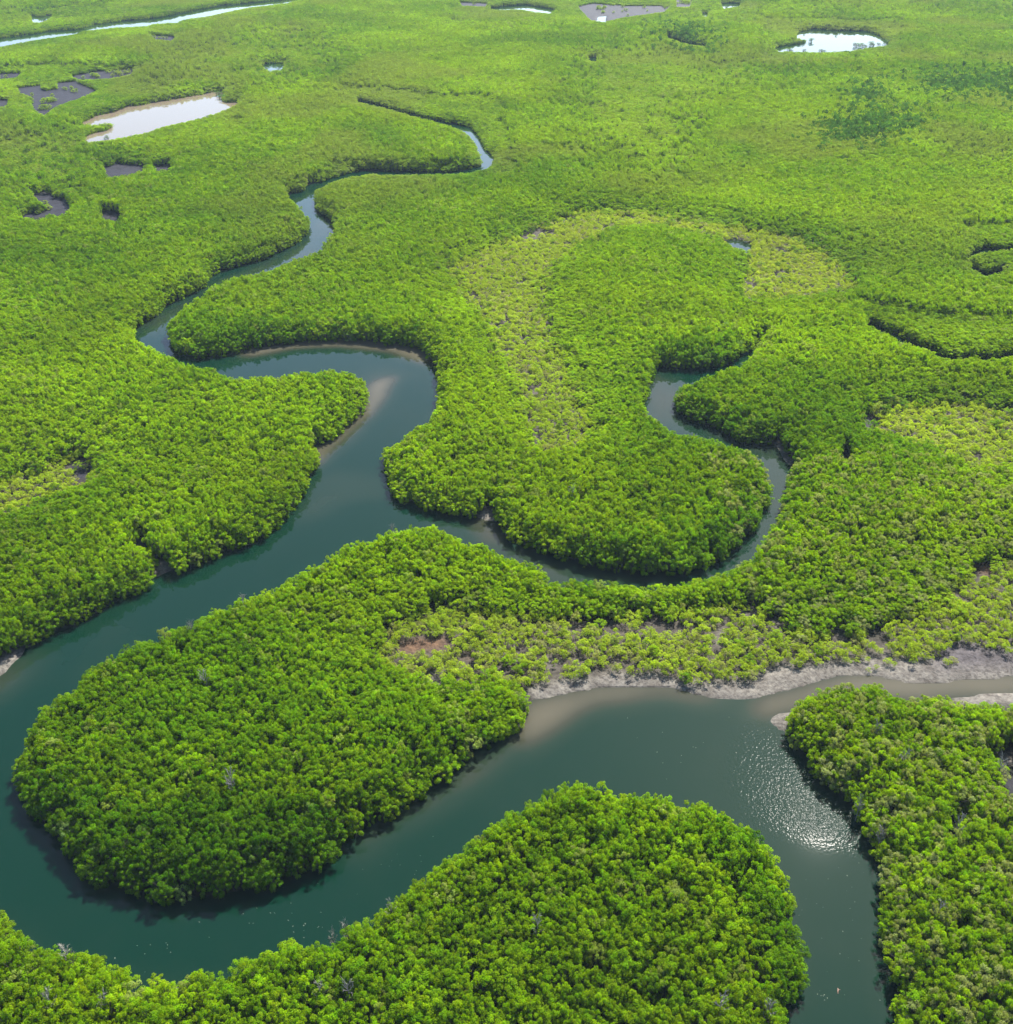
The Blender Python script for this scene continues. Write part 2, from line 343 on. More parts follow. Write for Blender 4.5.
# ------------------------------------------------------------------ land raster on the ground, 1 m cells
GX, GY = np.meshgrid(np.arange(-XR, XR, 1.0) + .5, np.arange(20, YR1 + 20, 1.0) + .5)
shape = GX.shape


def box(a, n):
    k = np.ones(2 * n + 1) / (2 * n + 1)
    a = np.apply_along_axis(lambda v: np.convolve(np.pad(v, n, mode='edge'), k, 'valid'), 0, a)
    return np.apply_along_axis(lambda v: np.convolve(np.pad(v, n, mode='edge'), k, 'valid'), 1, a)


gpx, gpy = proj(GX.ravel(), GY.ravel(), 0.0)
W0 = look(M_water & ~M_isle, gpx, gpy, False).reshape(shape).astype(bool)
MUD = look(M_flat | M_beach | M_red | M_isle, gpx, gpy, False).reshape(shape).astype(bool) & ~W0
OPEN_HID = ~allowed(GX.ravel(), GY.ravel(), np.full(GX.size, 5.5), np.full(GX.size, 1.0)).reshape(shape)
wet_near = box(W0.astype(float), 6) > .02              # the hidden strip behind the near canopy belongs to the water only beside water
W0d = (box(W0.astype(float), 1) > .05) & ~MUD
land = ~(W0d | (OPEN_HID & wet_near & ~MUD & ~(box(MUD.astype(float), 6) > .02)))
land_s = box(box(land.astype(float), 1), 1)
land_w = box(box(land.astype(float), 4), 4)
fB = box(look(M_beach, gpx, gpy, False).reshape(shape).astype(float), 1)
fF = box(look(M_flat, gpx, gpy, False).reshape(shape).astype(float), 1)
fR = box(look(M_red, gpx, gpy, False).reshape(shape).astype(float), 1)
fD = box(look(raster([[(925, 660), (950, 640), (1000, 640), (1130, 650), (1130, 670), (960, 668), (930, 672)]]), gpx, gpy, False).reshape(shape).astype(float), 2)
fS = box(look(M_sparse, gpx, gpy, False).reshape(shape).astype(float), 3)
fT = box(look(M_tan, gpx, gpy, False).reshape(shape).astype(float), 2)
fT = np.clip(box(fT, 12) * 8, 0, 1)
fP = box(box(look(M_ripple, gpx, gpy, False).reshape(shape).astype(float), 2), 1)
shoal = np.zeros(shape)
for poly, w in SHOAL:
    shoal = np.maximum(shoal, w * box(box(look(raster([poly]), gpx, gpy, False).reshape(shape).astype(float), 2), 2))


def samp(a, x, y):
    u = np.clip(x + XR - .5, 0, shape[1] - 1.001)
    v = np.clip(y - 20 - .5, 0, shape[0] - 1.001)
    i, j = u.astype(int), v.astype(int)
    u, v = u - i, v - j
    return (a[j, i] * (1 - u) + a[j, i + 1] * u) * (1 - v) + (a[j + 1, i] * (1 - u) + a[j + 1, i + 1] * u) * v


# ------------------------------------------------------------------ node helpers
def mat(name):
    m = bpy.data.materials.new(name)
    m.use_nodes = True
    m.node_tree.nodes.clear()
    return m, m.node_tree.nodes, m.node_tree.links


def attr(n, name, kind='GEOMETRY'):
    a = n.new('ShaderNodeAttribute')
    a.attribute_name = name
    a.attribute_type = kind
    return a


def noise(n, l, vec, s, detail=4, rough=.55):
    t = n.new('ShaderNodeTexNoise')
    t.inputs['Scale'].default_value = s
    t.inputs['Detail'].default_value = detail
    t.inputs['Roughness'].default_value = rough
    l.new(vec, t.inputs['Vector'])
    return t


def ramp(n, l, fac, stops):
    r = n.new('ShaderNodeValToRGB')
    r.color_ramp.elements[0].position, r.color_ramp.elements[0].color = stops[0][0], (*stops[0][1], 1)
    r.color_ramp.elements[1].position, r.color_ramp.elements[1].color = stops[-1][0], (*stops[-1][1], 1)
    for p, c in stops[1:-1]:
        e = r.color_ramp.elements.new(p)
        e.color = (*c, 1)
    l.new(fac, r.inputs['Fac'])
    return r


def mixc(n, l, f, a, b, mode='MIX'):
    m = n.new('ShaderNodeMix')
    m.data_type = 'RGBA'
    m.blend_type = mode
    for s, v in ((m.inputs[0], f), (m.inputs[6], a), (m.inputs[7], b)):
        if hasattr(v, 'is_linked'):
            l.new(v, s)
        else:
            s.default_value = v if not isinstance(v, tuple) else (*v, 1)
    return m.outputs[2]


def math_n(n, l, op, a, b=0.0):
    m = n.new('ShaderNodeMath')
    m.operation = op
    for s, v in ((m.inputs[0], a), (m.inputs[1], b)):
        if hasattr(v, 'is_linked'):
            l.new(v, s)
        else:
            s.default_value = v
    return m.outputs[0]


# leaves: colour comes with every tree, plus a small change from leaf cluster to leaf cluster
def leaf_material(name, trans, gloss):
    m, n, l = mat(name)
    a = attr(n, 'leaf_colour', 'INSTANCER')
    v = attr(n, 'leaf_shift', 'GEOMETRY')
    hsv = n.new('ShaderNodeHueSaturation')
    l.new(a.outputs['Vector'], hsv.inputs['Color'])
    l.new(math_n(n, l, 'ADD', math_n(n, l, 'MULTIPLY', v.outputs['Fac'], .035), .4825), hsv.inputs['Hue'])
    l.new(math_n(n, l, 'ADD', math_n(n, l, 'MULTIPLY', v.outputs['Fac'], .7), .65), hsv.inputs['Value'])
    p = n.new('ShaderNodeBsdfPrincipled')
    p.inputs['Roughness'].default_value = .5
    p.inputs['Specular IOR Level'].default_value = gloss
    l.new(hsv.outputs['Color'], p.inputs['Base Color'])
    t = n.new('ShaderNodeBsdfTranslucent')
    l.new(mixc(n, l, 1.0, hsv.outputs['Color'], (1.2, 1.3, .4), 'MULTIPLY'), t.inputs['Color'])
    mx = n.new('ShaderNodeMixShader')
    mx.inputs[0].default_value = trans
    l.new(p.outputs[0], mx.inputs[1])
    l.new(t.outputs[0], mx.inputs[2])
    o = n.new('ShaderNodeOutputMaterial')
    l.new(mx.outputs[0], o.inputs['Surface'])
    return m


LEAF = leaf_material('mangrove_leaves', .53, .04)
m, n, l = mat('mangrove_bark')
tc = n.new('ShaderNodeTexCoord')
ns = noise(n, l, tc.outputs['Object'], 6)
rp = ramp(n, l, ns.outputs['Fac'], [(.3, (.018, .02, .011)), (.7, (.055, .056, .036))])
p = n.new('ShaderNodeBsdfPrincipled')
p.inputs['Roughness'].default_value = .9
l.new(rp.outputs[0], p.inputs['Base Color'])
o = n.new('ShaderNodeOutputMaterial')
l.new(p.outputs[0], o.inputs['Surface'])
BARK = m
m, n, l = mat('bleached_wood')
tc = n.new('ShaderNodeTexCoord')
ns = noise(n, l, tc.outputs['Object'], 5)
rp = ramp(n, l, ns.outputs['Fac'], [(.3, (.10, .095, .08)), (.7, (.21, .2, .175))])
p = n.new('ShaderNodeBsdfPrincipled')
p.inputs['Roughness'].default_value = .85
l.new(rp.outputs[0], p.inputs['Base Color'])
o = n.new('ShaderNodeOutputMaterial')
l.new(p.outputs[0], o.inputs['Surface'])
PALEWOOD = m

# mud and sand: the colour of each stretch is an attribute of the ground, grain and cracks come from noise
m, n, l = mat('mud')
tc = n.new('ShaderNodeTexCoord')
g = attr(n, 'soil')
n1 = noise(n, l, tc.outputs['Object'], .35, 6, .6)
n2 = noise(n, l, tc.outputs['Object'], 1.7, 5, .65)
vor = n.new('ShaderNodeTexVoronoi')
vor.feature = 'DISTANCE_TO_EDGE'
vor.inputs['Scale'].default_value = .55
l.new(mixc(n, l, .12, tc.outputs['Object'], n2.outputs['Color']), vor.inputs['Vector'])
c1 = ramp(n, l, n1.outputs['Fac'], [(.3, (.55, .52, .5)), (.5, (.95, .95, .95)), (.72, (1.35, 1.34, 1.3))])
c2 = ramp(n, l, n2.outputs['Fac'], [(.34, (.42, .4, .4)), (.5, (.97, .97, .97)), (.68, (1.35, 1.35, 1.33))])
c = mixc(n, l, 1.0, g.outputs['Color'], c1.outputs[0], 'MULTIPLY')
c = mixc(n, l, .9, c, c2.outputs[0], 'MULTIPLY')
cr = ramp(n, l, vor.outputs['Distance'], [(.0, (.72, .68, .68)), (.09, (1, 1, 1))])
c = mixc(n, l, .5, c, cr.outputs[0], 'MULTIPLY')
p = n.new('ShaderNodeBsdfPrincipled')
p.inputs['Roughness'].default_value = .7
p.inputs['Specular IOR Level'].default_value = .07
l.new(c, p.inputs['Base Color'])
b = n.new('ShaderNodeBump')
b.inputs['Strength'].default_value = .8
b.inputs['Distance'].default_value = .25
l.new(n2.outputs['Fac'], b.inputs['Height'])
l.new(b.outputs[0], p.inputs['Normal'])
o = n.new('ShaderNodeOutputMaterial')
l.new(p.outputs[0], o.inputs['Surface'])
MUDM = m

# water: silty green body, browner where it is shallow, rippled mirror on top
m, n, l = mat('silty_water')
tc = n.new('ShaderNodeTexCoord')
sh = attr(n, 'shallow')
tan_ = attr(n, 'silt')
rip = attr(n, 'ripple')
n1 = noise(n, l, tc.outputs['Object'], .06, 4)
f = math_n(n, l, 'ADD', sh.outputs['Fac'], math_n(n, l, 'MULTIPLY', math_n(n, l, 'SUBTRACT', n1.outputs['Fac'], .5), .4))
rp = ramp(n, l, f, [(0.0, (.0009, .0110, .0062)), (.3, (.0052, .0142, .0084)), (.6, (.0175, .0195, .0125)), (1.0, (.050, .045, .031))])
c = mixc(n, l, tan_.outputs['Fac'], rp.outputs[0], (.095, .075, .054))
w1 = noise(n, l, tc.outputs['Object'], 2.1, 0, .5)
w2 = noise(n, l, tc.outputs['Object'], 4.6, 0, .5)
hh = math_n(n, l, 'ADD', math_n(n, l, 'MULTIPLY', w1.outputs['Fac'], .6), math_n(n, l, 'MULTIPLY', w2.outputs['Fac'], .4))
b = n.new('ShaderNodeBump')
b.inputs['Distance'].default_value = .06
l.new(hh, b.inputs['Height'])
l.new(math_n(n, l, 'ADD', math_n(n, l, 'MULTIPLY', rip.outputs['Fac'], .45), .004), b.inputs['Strength'])
p = n.new('ShaderNodeBsdfPrincipled')
p.inputs['IOR'].default_value = 1.33
p.inputs['Specular IOR Level'].default_value = .2
p.inputs['Roughness'].default_value = .02
l.new(c, p.inputs['Base Color'])
l.new(b.outputs[0], p.inputs['Normal'])
o = n.new('ShaderNodeOutputMaterial')
l.new(p.outputs[0], o.inputs['Surface'])
WATER = m


# ------------------------------------------------------------------ object helpers
def mesh_obj(name, verts, faces, material, parent=None, link=True):
    me = bpy.data.meshes.new(name)
    me.from_pydata([tuple(v) for v in verts] if not isinstance(verts, list) else verts, [], faces)
    me.materials.append(material)
    me.update()
    ob = bpy.data.objects.new(name, me)
    if link:
        col.objects.link(ob)
    if parent:
        ob.parent = parent
    return ob


def grid_mesh(name, xs, ys, zfun, material, attrs, face_keep=None):
    gx, gy = np.meshgrid(xs, ys)
    nx, ny = len(xs), len(ys)
    x, y = gx.ravel(), gy.ravel()
    z = zfun(x, y)
    idx = np.arange(nx * ny).reshape(ny, nx)
    q = np.stack([idx[:-1, :-1], idx[:-1, 1:], idx[1:, 1:], idx[1:, :-1]], -1).reshape(-1, 4)
    if face_keep is not None:
        q = q[face_keep(x[q].mean(1), y[q].mean(1), q)]
    used = np.unique(q)
    remap = np.full(nx * ny, -1)
    remap[used] = np.arange(len(used))
    q = remap[q]
    v = np.stack([x[used], y[used], z[used]], 1)
    me = bpy.data.meshes.new(name)
    me.vertices.add(len(v))
    me.vertices.foreach_set('co', v.astype(np.float32).ravel())
    me.loops.add(q.size)
    me.loops.foreach_set('vertex_index', q.astype(np.int32).ravel())
    me.polygons.add(len(q))
    me.polygons.foreach_set('loop_start', np.arange(0, q.size, 4, dtype=np.int32))
    me.polygons.foreach_set('loop_total', np.full(len(q), 4, np.int32))
    me.polygons.foreach_set('use_smooth', np.ones(len(q), bool))
    me.update(calc_edges=True)
    for nm, fn in attrs.items():
        d = fn(v[:, 0], v[:, 1])
        if d.ndim == 2:
            a = me.attributes.new(nm, 'FLOAT_COLOR', 'POINT')
            a.data.foreach_set('color', np.concatenate([d, np.ones((len(d), 1))], 1).astype(np.float32).ravel())
        else:
            a = me.attributes.new(nm, 'FLOAT', 'POINT')
            a.data.foreach_set('value', d.astype(np.float32))
    me.materials.append(material)
    ob = bpy.data.objects.new(name, me)
    col.objects.link(ob)
    ob['kind'] = 'structure'
    return ob


def axis(a, b, fine, g):
    v = [a]
    while v[-1] < b:
        v.append(v[-1] + fine * (1 + g * max(0, v[-1] - a)))
    return v


ys = np.array(sorted(set([-3000, -800, -200, 0, 25] + axis(46, 1330, .75, .0028) + [1500, 1900, 2400, 3000])))
xp = axis(0, 760, .75, .004)
xs = np.array(sorted(set([-v for v in xp] + xp + [-3000, -1800, -1100, 1100, 1800, 3000])))


def terrain(x, y):
    s = samp(land_s, x, y)
    far = (np.abs(x) > XR - 2) | (y > YR1) | (y < 24)
    s = np.where(far, 1, s)
    z = np.where(s < .5, (s - .5) * 2.6, (s - .5) * .8)
    return z + np.where(s > .5, .08 * vnoise(x, y, 3, 20) * np.clip((s - .5) * 4, 0, 1), 0)


def soil(x, y):
    base = np.array([.011, .014, .007])
    c = np.tile(base, (len(x), 1))

    def over(c, w, k):
        return c * (1 - w[:, None]) + np.array(k) * w[:, None]
    c = over(c, np.clip(samp(fS, x, y), 0, 1), (.036, .031, .024))
    c = over(c, np.clip(samp(fF, x, y) * 1.6, 0, 1), (.013, .0128, .019))
    c = over(c, np.clip(samp(fB, x, y) * 1.6, 0, 1), (.086, .079, .069))
    c = over(c, np.clip(samp(fD, x, y) * 1.2, 0, 1), (.044, .039, .042))
    c = over(c, np.clip(samp(fR, x, y) * 1.6, 0, 1), (.062, .036, .021))
    far = (np.abs(x) > XR - 2) | (y > YR1 - 4)
    return np.where(far[:, None], np.array([.07, .11, .02]), c)


cell = lambda a: (lambda x, y: samp(a, x, y))
is_flat = lambda x, y, q: (samp(fF, x, y) > .5)
is_beach = lambda x, y, q: (samp(fB, x, y) > .5) & (samp(fF, x, y) <= .5)
inside = lambda x, y: (np.abs(x) < XR - 3) & (y < YR1 - 3) & (y > 30)
grid_mesh('ground', xs, ys, terrain, MUDM, {'soil': soil}, lambda x, y, q: ~((is_flat(x, y, q) | is_beach(x, y, q)) & inside(x, y)))
grid_mesh('mudflat', xs, ys, terrain, MUDM, {'soil': soil}, lambda x, y, q: is_flat(x, y, q) & inside(x, y))
grid_mesh('beach', xs, ys, terrain, MUDM, {'soil': soil}, lambda x, y, q: is_beach(x, y, q) & inside(x, y))


def shallow(x, y):
    e = np.clip((samp(land_w, x, y) - .12) * .75, 0, .5)
    s = samp(shoal, x, y)
    return np.clip(np.maximum(e * .55, s) + .05 * vnoise(x, y, 7, 41) * (s > .05), 0, 1)


wet = lambda x, y: (samp(land_s, x, y) < .85) & inside(x, y)
pondf = box(look(M_pond, gpx, gpy, False).reshape(shape).astype(float), 4)
is_pond = lambda x, y: samp(pondf, x, y) > .02
flat0 = lambda x, y: np.zeros(len(x))
wattr = {'shallow': shallow, 'silt': cell(fT), 'ripple': lambda x, y: samp(fP, x, y)}
grid_mesh('river', xs, ys, flat0, WATER, wattr, lambda x, y, q: wet(x, y) & ~is_pond(x, y))
grid_mesh('pond', xs, ys, flat0, WATER, wattr, lambda x, y, q: wet(x, y) & is_pond(x, y))


# ------------------------------------------------------------------ trees
def leaf_cloud(clumps, per, size, rnd):
    """leaf-cluster blades spread over the outside of every clump"""
    V, F, S = [], [], []
    for (cx, cy, cz, cr) in clumps:
        shift = rnd.uniform(0, .6)
        k = int(per * cr * cr)
        for _ in range(k):
            d = Vector((rnd.gauss(0, 1), rnd.gauss(0, 1), rnd.gauss(0, 1) + .55)).normalized()
            if d.z < -.35:
                d.z = -d.z
            rr = cr * (1 - .45 * rnd.random() ** 1.6)
            c = Vector((cx, cy, cz)) + Vector((d.x * rr, d.y * rr, d.z * rr * .85))
            nn = (d * 1.0 + Vector((rnd.gauss(0, .55), rnd.gauss(0, .55), rnd.gauss(0, .5) + .38))).normalized()
            t = nn.orthogonal().normalized()
            t = (Matrix.Rotation(rnd.uniform(0, 6.283), 3, nn) @ t)
            u = nn.cross(t)
            a, b = size * rnd.uniform(.7, 1.35), size * rnd.uniform(.38, .7)
            i = len(V)
            V += [c + t * a * .5, c + u * b * .5 + nn * a * .12, c - t * a * .5, c - u * b * .5 + nn * a * .12]
            F.append((i, i + 1, i + 2, i + 3))
            S.append(min(1, shift + rnd.uniform(0, .45)))
    return V, F, S


def tube(V, F, pts, rads, n=5):
    base = len(V)
    for k, (p, r) in enumerate(zip(pts, rads)):
        p = Vector(p)
        q = Vector(pts[min(k + 1, len(pts) - 1)]) - Vector(pts[max(k - 1, 0)])
        t = q.normalized()
        a = t.orthogonal().normalized()
        b = t.cross(a)
        for i in range(n):
            an = 6.283 * i / n
            V.append(p + (a * math.cos(an) + b * math.sin(an)) * r)
    for k in range(len(pts) - 1):
        for i in range(n):
            j = (i + 1) % n
            F.append((base + k * n + i, base + k * n + j, base + (k + 1) * n + j, base + (k + 1) * n + i))


def leaf_mesh(name, V, F, S, material):
    me = bpy.data.meshes.new(name)
    me.from_pydata(V, [], F)
    a = me.attributes.new('leaf_shift', 'FLOAT', 'FACE')
    a.data.foreach_set('value', np.array(S, np.float32))
    me.materials.append(material)
    me.update()
    return me


TREE_H = 6.2


def tree_meshes(k):
    rnd = random.Random(100 + k)
    clumps = []
    nb = rnd.randint(14, 20)
    for i in range(nb):                              # dome of branch-end clumps
        a = i * 2.39996 + rnd.uniform(-.4, .4)
        f = (i + .5) / nb
        zz = TREE_H * (.93 - .34 * f ** 1.6) - .5 + rnd.uniform(-.95, .5)
        rr = 2.25 * math.sqrt(f) + rnd.uniform(-.45, .45)
        clumps.append((rr * math.cos(a), rr * math.sin(a), zz, rnd.uniform(.36, .74)))
    for i in range(9):                               # skirt hanging towards the mud
        a = i * 2.1 + rnd.uniform(-.4, .4)
        q = rnd.uniform(1.1, 1.7)
        clumps.append((q * math.cos(a), q * math.sin(a), rnd.uniform(.5, 2.6), rnd.uniform(.5, .75)))
    V, F, S = leaf_cloud(clumps, 215, .285, rnd)
    crown = leaf_mesh('crown', V, F, S, LEAF)
    V, F = [], []
    top = Vector((rnd.uniform(-.3, .3), rnd.uniform(-.3, .3), TREE_H * .75))
    tube(V, F, [(0, 0, .5), (0.05, 0, 1.6), top * .6, top], [.15, .13, .09, .04])
    for (cx, cy, cz, cr) in clumps[:nb]:
        z0 = min(cz * .55, TREE_H * .5)
        tube(V, F, [(0, 0, z0), (cx * .5, cy * .5, (z0 + cz) * .5 + .1), (cx, cy, cz)], [.06, .045, .02], 4)
    for i in range(7):                               # stilt roots
        a = i * .9 + rnd.uniform(-.2, .2)
        r = rnd.uniform(.6, 1.1)
        tube(V, F, [(0, 0, 1.1), (r * .55 * math.cos(a), r * .55 * math.sin(a), .85), (r * math.cos(a), r * math.sin(a), -.9)], [.06, .05, .035], 4)
    trunk = bpy.data.meshes.new('trunk')
    trunk.from_pydata(V, [], F)
    trunk.materials.append(BARK)
    trunk.update()
    return crown, trunk


def shrub_mesh(k):
    rnd = random.Random(300 + k)
    clumps = []
    nb = rnd.randint(6, 8)
    for i in range(nb):
        a = i * 2.39996 + rnd.uniform(-.4, .4)
        f = (i + .3) / nb
        rr = .95 * math.sqrt(f) + rnd.uniform(-.15, .15)
        clumps.append((rr * math.cos(a), rr * math.sin(a), 1.5 - .75 * f + rnd.uniform(-.3, .2), rnd.uniform(.3, .55)))
    V, F, S = leaf_cloud(clumps, 190, .25, rnd)
    return leaf_mesh('mangrove_shrub', V, F, S, LEAF)


TREES = [tree_meshes(k) for k in range(10)]
SHRUBS = [shrub_mesh(k) for k in range(5)]


# leaf colours, linear
def leaf_colour(x, y, kind):
    nn = len(x)
    a = .55 + .45 * vnoise(x, y, 55, 51) + .28 * vnoise(x, y, 15, 52) + rng.normal(0, .2, nn)
    a = np.clip(a, 0, 1)[:, None]
    c = np.array([.102, .192, .0006]) * (1 - a) + np.array([.220, .310, .0008]) * a
    b = rng.uniform(size=nn)
    grey = (b < .025 + .04 * (vnoise(x, y, 25, 53) > .35))[:, None]
    c = np.where(grey, np.array([.19, .235, .05]), c)
    c = np.where((b > .93)[:, None], c * np.array([.6, .66, 1.2]), c)
    if kind == 'shrub':
        c = np.array([.255, .310, .026]) * (1 - .5 * a) + np.array([.16, .24, .008]) * .5 * a
        c = np.where((b < .12)[:, None], np.array([.21, .22, .08]), c)
    return c * rng.uniform(.86, 1.14, (nn, 1)) * (1 + .14 * vnoise(x, y, 24, 57))[:, None]


tc_ = leaf_colour(tx, ty, 'tree')
tc_ = np.where(near_pale[:, None], tc_ * .45 + np.array([.235, .30, .022]) * .55, tc_)
tc_ = np.where(dark[:, None], np.array([.042, .095, .013]) * rng.uniform(.7, 1.9, (len(tx), 1)), tc_)
olive = np.clip((vnoise(tx, ty, 70, 91) + .5 * vnoise(tx, ty, 26, 92) - .15) * 2.2, 0, 1) * np.clip((ty - 260) / 200, 0, 1) * ~dark
tc_ = tc_ * (1 - .6 * olive[:, None]) + np.array([.195, .228, .045]) * .6 * olive[:, None]
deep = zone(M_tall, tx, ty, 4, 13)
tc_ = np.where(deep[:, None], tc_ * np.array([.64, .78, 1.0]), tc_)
right = (tx > 45) & (ty < 200)
tc_ = np.where((right & (rng.uniform(size=len(tx)) < .24))[:, None], np.array([.21, .235, .085]), tc_)
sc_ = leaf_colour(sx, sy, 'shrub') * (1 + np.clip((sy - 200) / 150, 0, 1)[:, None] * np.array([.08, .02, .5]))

# which ones show largest in the photo
def rank_visible(x, y, h, r, n):
    px, py = proj(x, y, h * .8)
    inn = (px > 2) & (px < 1011) & (py > 0) & (py < 1021)
    sz = np.where(inn, scale_at(y) * r, -1)
    return np.argsort(-sz)[:n]


N_TREE, N_SHRUB = 298, 298
ti = rank_visible(tx, ty, thh, np.ones(len(tx)), N_TREE)
si = rank_visible(sx, sy, shh, np.ones(len(sx)), N_SHRUB)
trot = rng.uniform(0, 6.283, len(tx))
srot = rng.uniform(0, 6.283, len(sx))
ttilt = rng.normal(0, .12, (len(tx), 2))
tk = rng.integers(0, len(TREES), len(tx))
sk = rng.integers(0, len(SHRUBS), len(sx))
tk[ti[:len(TREES)]] = np.arange(len(TREES))
sk[si[:len(SHRUBS)]] = np.arange(len(SHRUBS))
tz = np.maximum(terrain(tx, ty), -.25)
sz_ = np.maximum(terrain(sx, sy), -.1)


def ordinal(k):
    return '%d%s' % (k, 'th' if 10 <= k % 100 <= 20 else {1: 'st', 2: 'nd', 3: 'rd'}.get(k % 10, 'th'))


WORD = ['nearest', 'second', 'third', 'fourth', 'fifth', 'sixth', 'seventh', 'eighth', 'ninth', 'tenth', '11th', '12th', '13th', '14th', '15th', '16th', '17th', '18th', '19th', '20th', '21st', '22nd', '23rd', '24th', '25th', '26th', '27th', '28th', '29th', '30th']


def tone(c):
    r, g, b = c
    if b > .025:
        return 'greyish green'
    if r / g < .62:
        return 'deep green'
    return 'yellow-green' if r / g > .72 else 'bright green'


def row_labels(idx, x, y, step, fmt):
    """rows counted back from the camera, each row counted from the left"""
    out = {}
    y0 = y[idx].min()
    rows = {}
    for i in idx:
        rows.setdefault(int((y[i] - y0) / step), []).append(i)
    for rn, (rk, members) in enumerate(sorted(rows.items())):
        members.sort(key=lambda i: x[i])
        for c, i in enumerate(members):
            out[i] = fmt(i, WORD[min(rn, len(WORD) - 1)], ordinal(c + 1), c == len(members) - 1)
    return out


rightbank = {i for i in ti if tx[i] > 20 + .2 * ty[i] and proj(tx[i], ty[i], 0)[0] > 850}
pen = [i for i in ti if i not in rightbank]
lab = {}


def size_word(i):
    return 'tall' if thh[i] > 6.6 else 'low' if thh[i] < 4.9 else 'broad' if trr[i] > .62 else 'slim' if trr[i] < .45 else 'bushy'


lab.update(row_labels(pen, tx, ty, 2.25, lambda i, r, c, last: '%s %s mangrove, %s from left in the %s row of the bottom bank' % (size_word(i), tone(tc_[i]), c, r)))
lab.update(row_labels(list(rightbank), tx, ty, 2.25, lambda i, r, c, last: '%s %s mangrove on the right bank, %s from the channel in its %s row' % (size_word(i), tone(tc_[i]), c, r)))

crown_protos, trunk_protos = {}, {}
for i in ti:
    crown_me, trunk_me = TREES[tk[i]]
    e = bpy.data.objects.new('mangrove_tree', None)
    e.empty_display_size = .5
    e.location = (tx[i], ty[i], tz[i])
    e.rotation_euler = (ttilt[i, 0], ttilt[i, 1], trot[i])
    s = thh[i] / TREE_H
    e.scale = (trr[i], trr[i], s)
    e['label'] = lab[i]
    e['category'] = 'tree'
    e['group'] = 'mangrove trees nearest the camera'
    col.objects.link(e)
    cr = bpy.data.objects.new('crown', crown_me)
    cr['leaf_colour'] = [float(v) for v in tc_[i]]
    tr = bpy.data.objects.new('trunk', trunk_me)
    for ch in (cr, tr):
        ch.parent = e
        col.objects.link(ch)
    crown_protos.setdefault(int(tk[i]), cr)
    trunk_protos.setdefault(int(tk[i]), tr)

slab = row_labels(list(si), sx, sy, 2.0, lambda i, r, c, last: '%s %s bush on mud, %s from left in %s scrub row behind beach' % ('low' if shh[i] < 1.8 else 'tall', tone(sc_[i]), c, r))
shrub_protos = {}
for i in si:
    ob = bpy.data.objects.new('mangrove_shrub', SHRUBS[sk[i]])
    ob.location = (sx[i], sy[i], sz_[i])
    ob.rotation_euler = (0, 0, srot[i])
    ob.scale = (srr[i], srr[i], shh[i] / 1.9)
    ob['leaf_colour'] = [float(v) for v in sc_[i]]
    ob['label'] = slab[i]
    ob['category'] = 'shrub'
    ob['group'] = 'scrub bushes behind the beach'
    col.objects.link(ob)
    shrub_protos.setdefault(int(sk[i]), ob)


def mass(name, label, pts, rot, tilt, scl, colour, kind, sets):
    """one object for the countless rest: copies of the same trees on points"""
    me = bpy.data.meshes.new(name)
    me.vertices.add(len(pts))
    me.vertices.foreach_set('co', pts.astype(np.float32).ravel())
    for nm, tp, dat, key in (('spin', 'FLOAT_VECTOR', np.stack([tilt[:, 0], tilt[:, 1], rot], 1), 'vector'), ('size', 'FLOAT_VECTOR', scl, 'vector'),
                             ('leaf_colour', 'FLOAT_VECTOR', colour, 'vector'), ('variant', 'INT', kind, 'value')):
        a = me.attributes.new(nm, tp, 'POINT')
        a.data.foreach_set(key, np.ascontiguousarray(dat, np.int32 if tp == 'INT' else np.float32).ravel())
    me.update()
    ob = bpy.data.objects.new(name, me)
    ob['kind'] = 'stuff'
    ob['label'] = label
    col.objects.link(ob)
    ng = bpy.data.node_groups.new(name, 'GeometryNodeTree')
    ng.interface.new_socket('Geometry', in_out='INPUT', socket_type='NodeSocketGeometry')
    ng.interface.new_socket('Geometry', in_out='OUTPUT', socket_type='NodeSocketGeometry')
    N, L = ng.nodes, ng.links
    gi, go = N.new('NodeGroupInput'), N.new('NodeGroupOutput')

    def na(nm, t):
        a = N.new('GeometryNodeInputNamedAttribute')
        a.data_type = t
        a.inputs['Name'].default_value = nm
        return a.outputs['Attribute']
    out = N.new('GeometryNodeJoinGeometry')
    m2p = N.new('GeometryNodeMeshToPoints')
    L.new(gi.outputs[0], m2p.inputs['Mesh'])
    e2r = N.new('FunctionNodeEulerToRotation')
    L.new(na('spin', 'FLOAT_VECTOR'), e2r.inputs[0])
    for protos in sets:
        for k, src in protos.items():
            oi = N.new('GeometryNodeObjectInfo')
            oi.transform_space = 'ORIGINAL'
            oi.inputs['Object'].default_value = src
            oi.inputs['As Instance'].default_value = True
            cmp = N.new('FunctionNodeCompare')
            cmp.data_type = 'INT'
            cmp.operation = 'EQUAL'
            L.new(na('variant', 'INT'), cmp.inputs[2])
            cmp.inputs[3].default_value = k
            ip = N.new('GeometryNodeInstanceOnPoints')
            L.new(m2p.outputs[0], ip.inputs['Points'])
            L.new(cmp.outputs[0], ip.inputs['Selection'])
            L.new(oi.outputs['Geometry'], ip.inputs['Instance'])
            L.new(e2r.outputs[0], ip.inputs['Rotation'])
            L.new(na('size', 'FLOAT_VECTOR'), ip.inputs['Scale'])
            L.new(ip.outputs[0], out.inputs[0])
    L.new(out.outputs[0], go.inputs[0])
    md = ob.modifiers.new('scatter', 'NODES')
    md.node_group = ng
    return ob


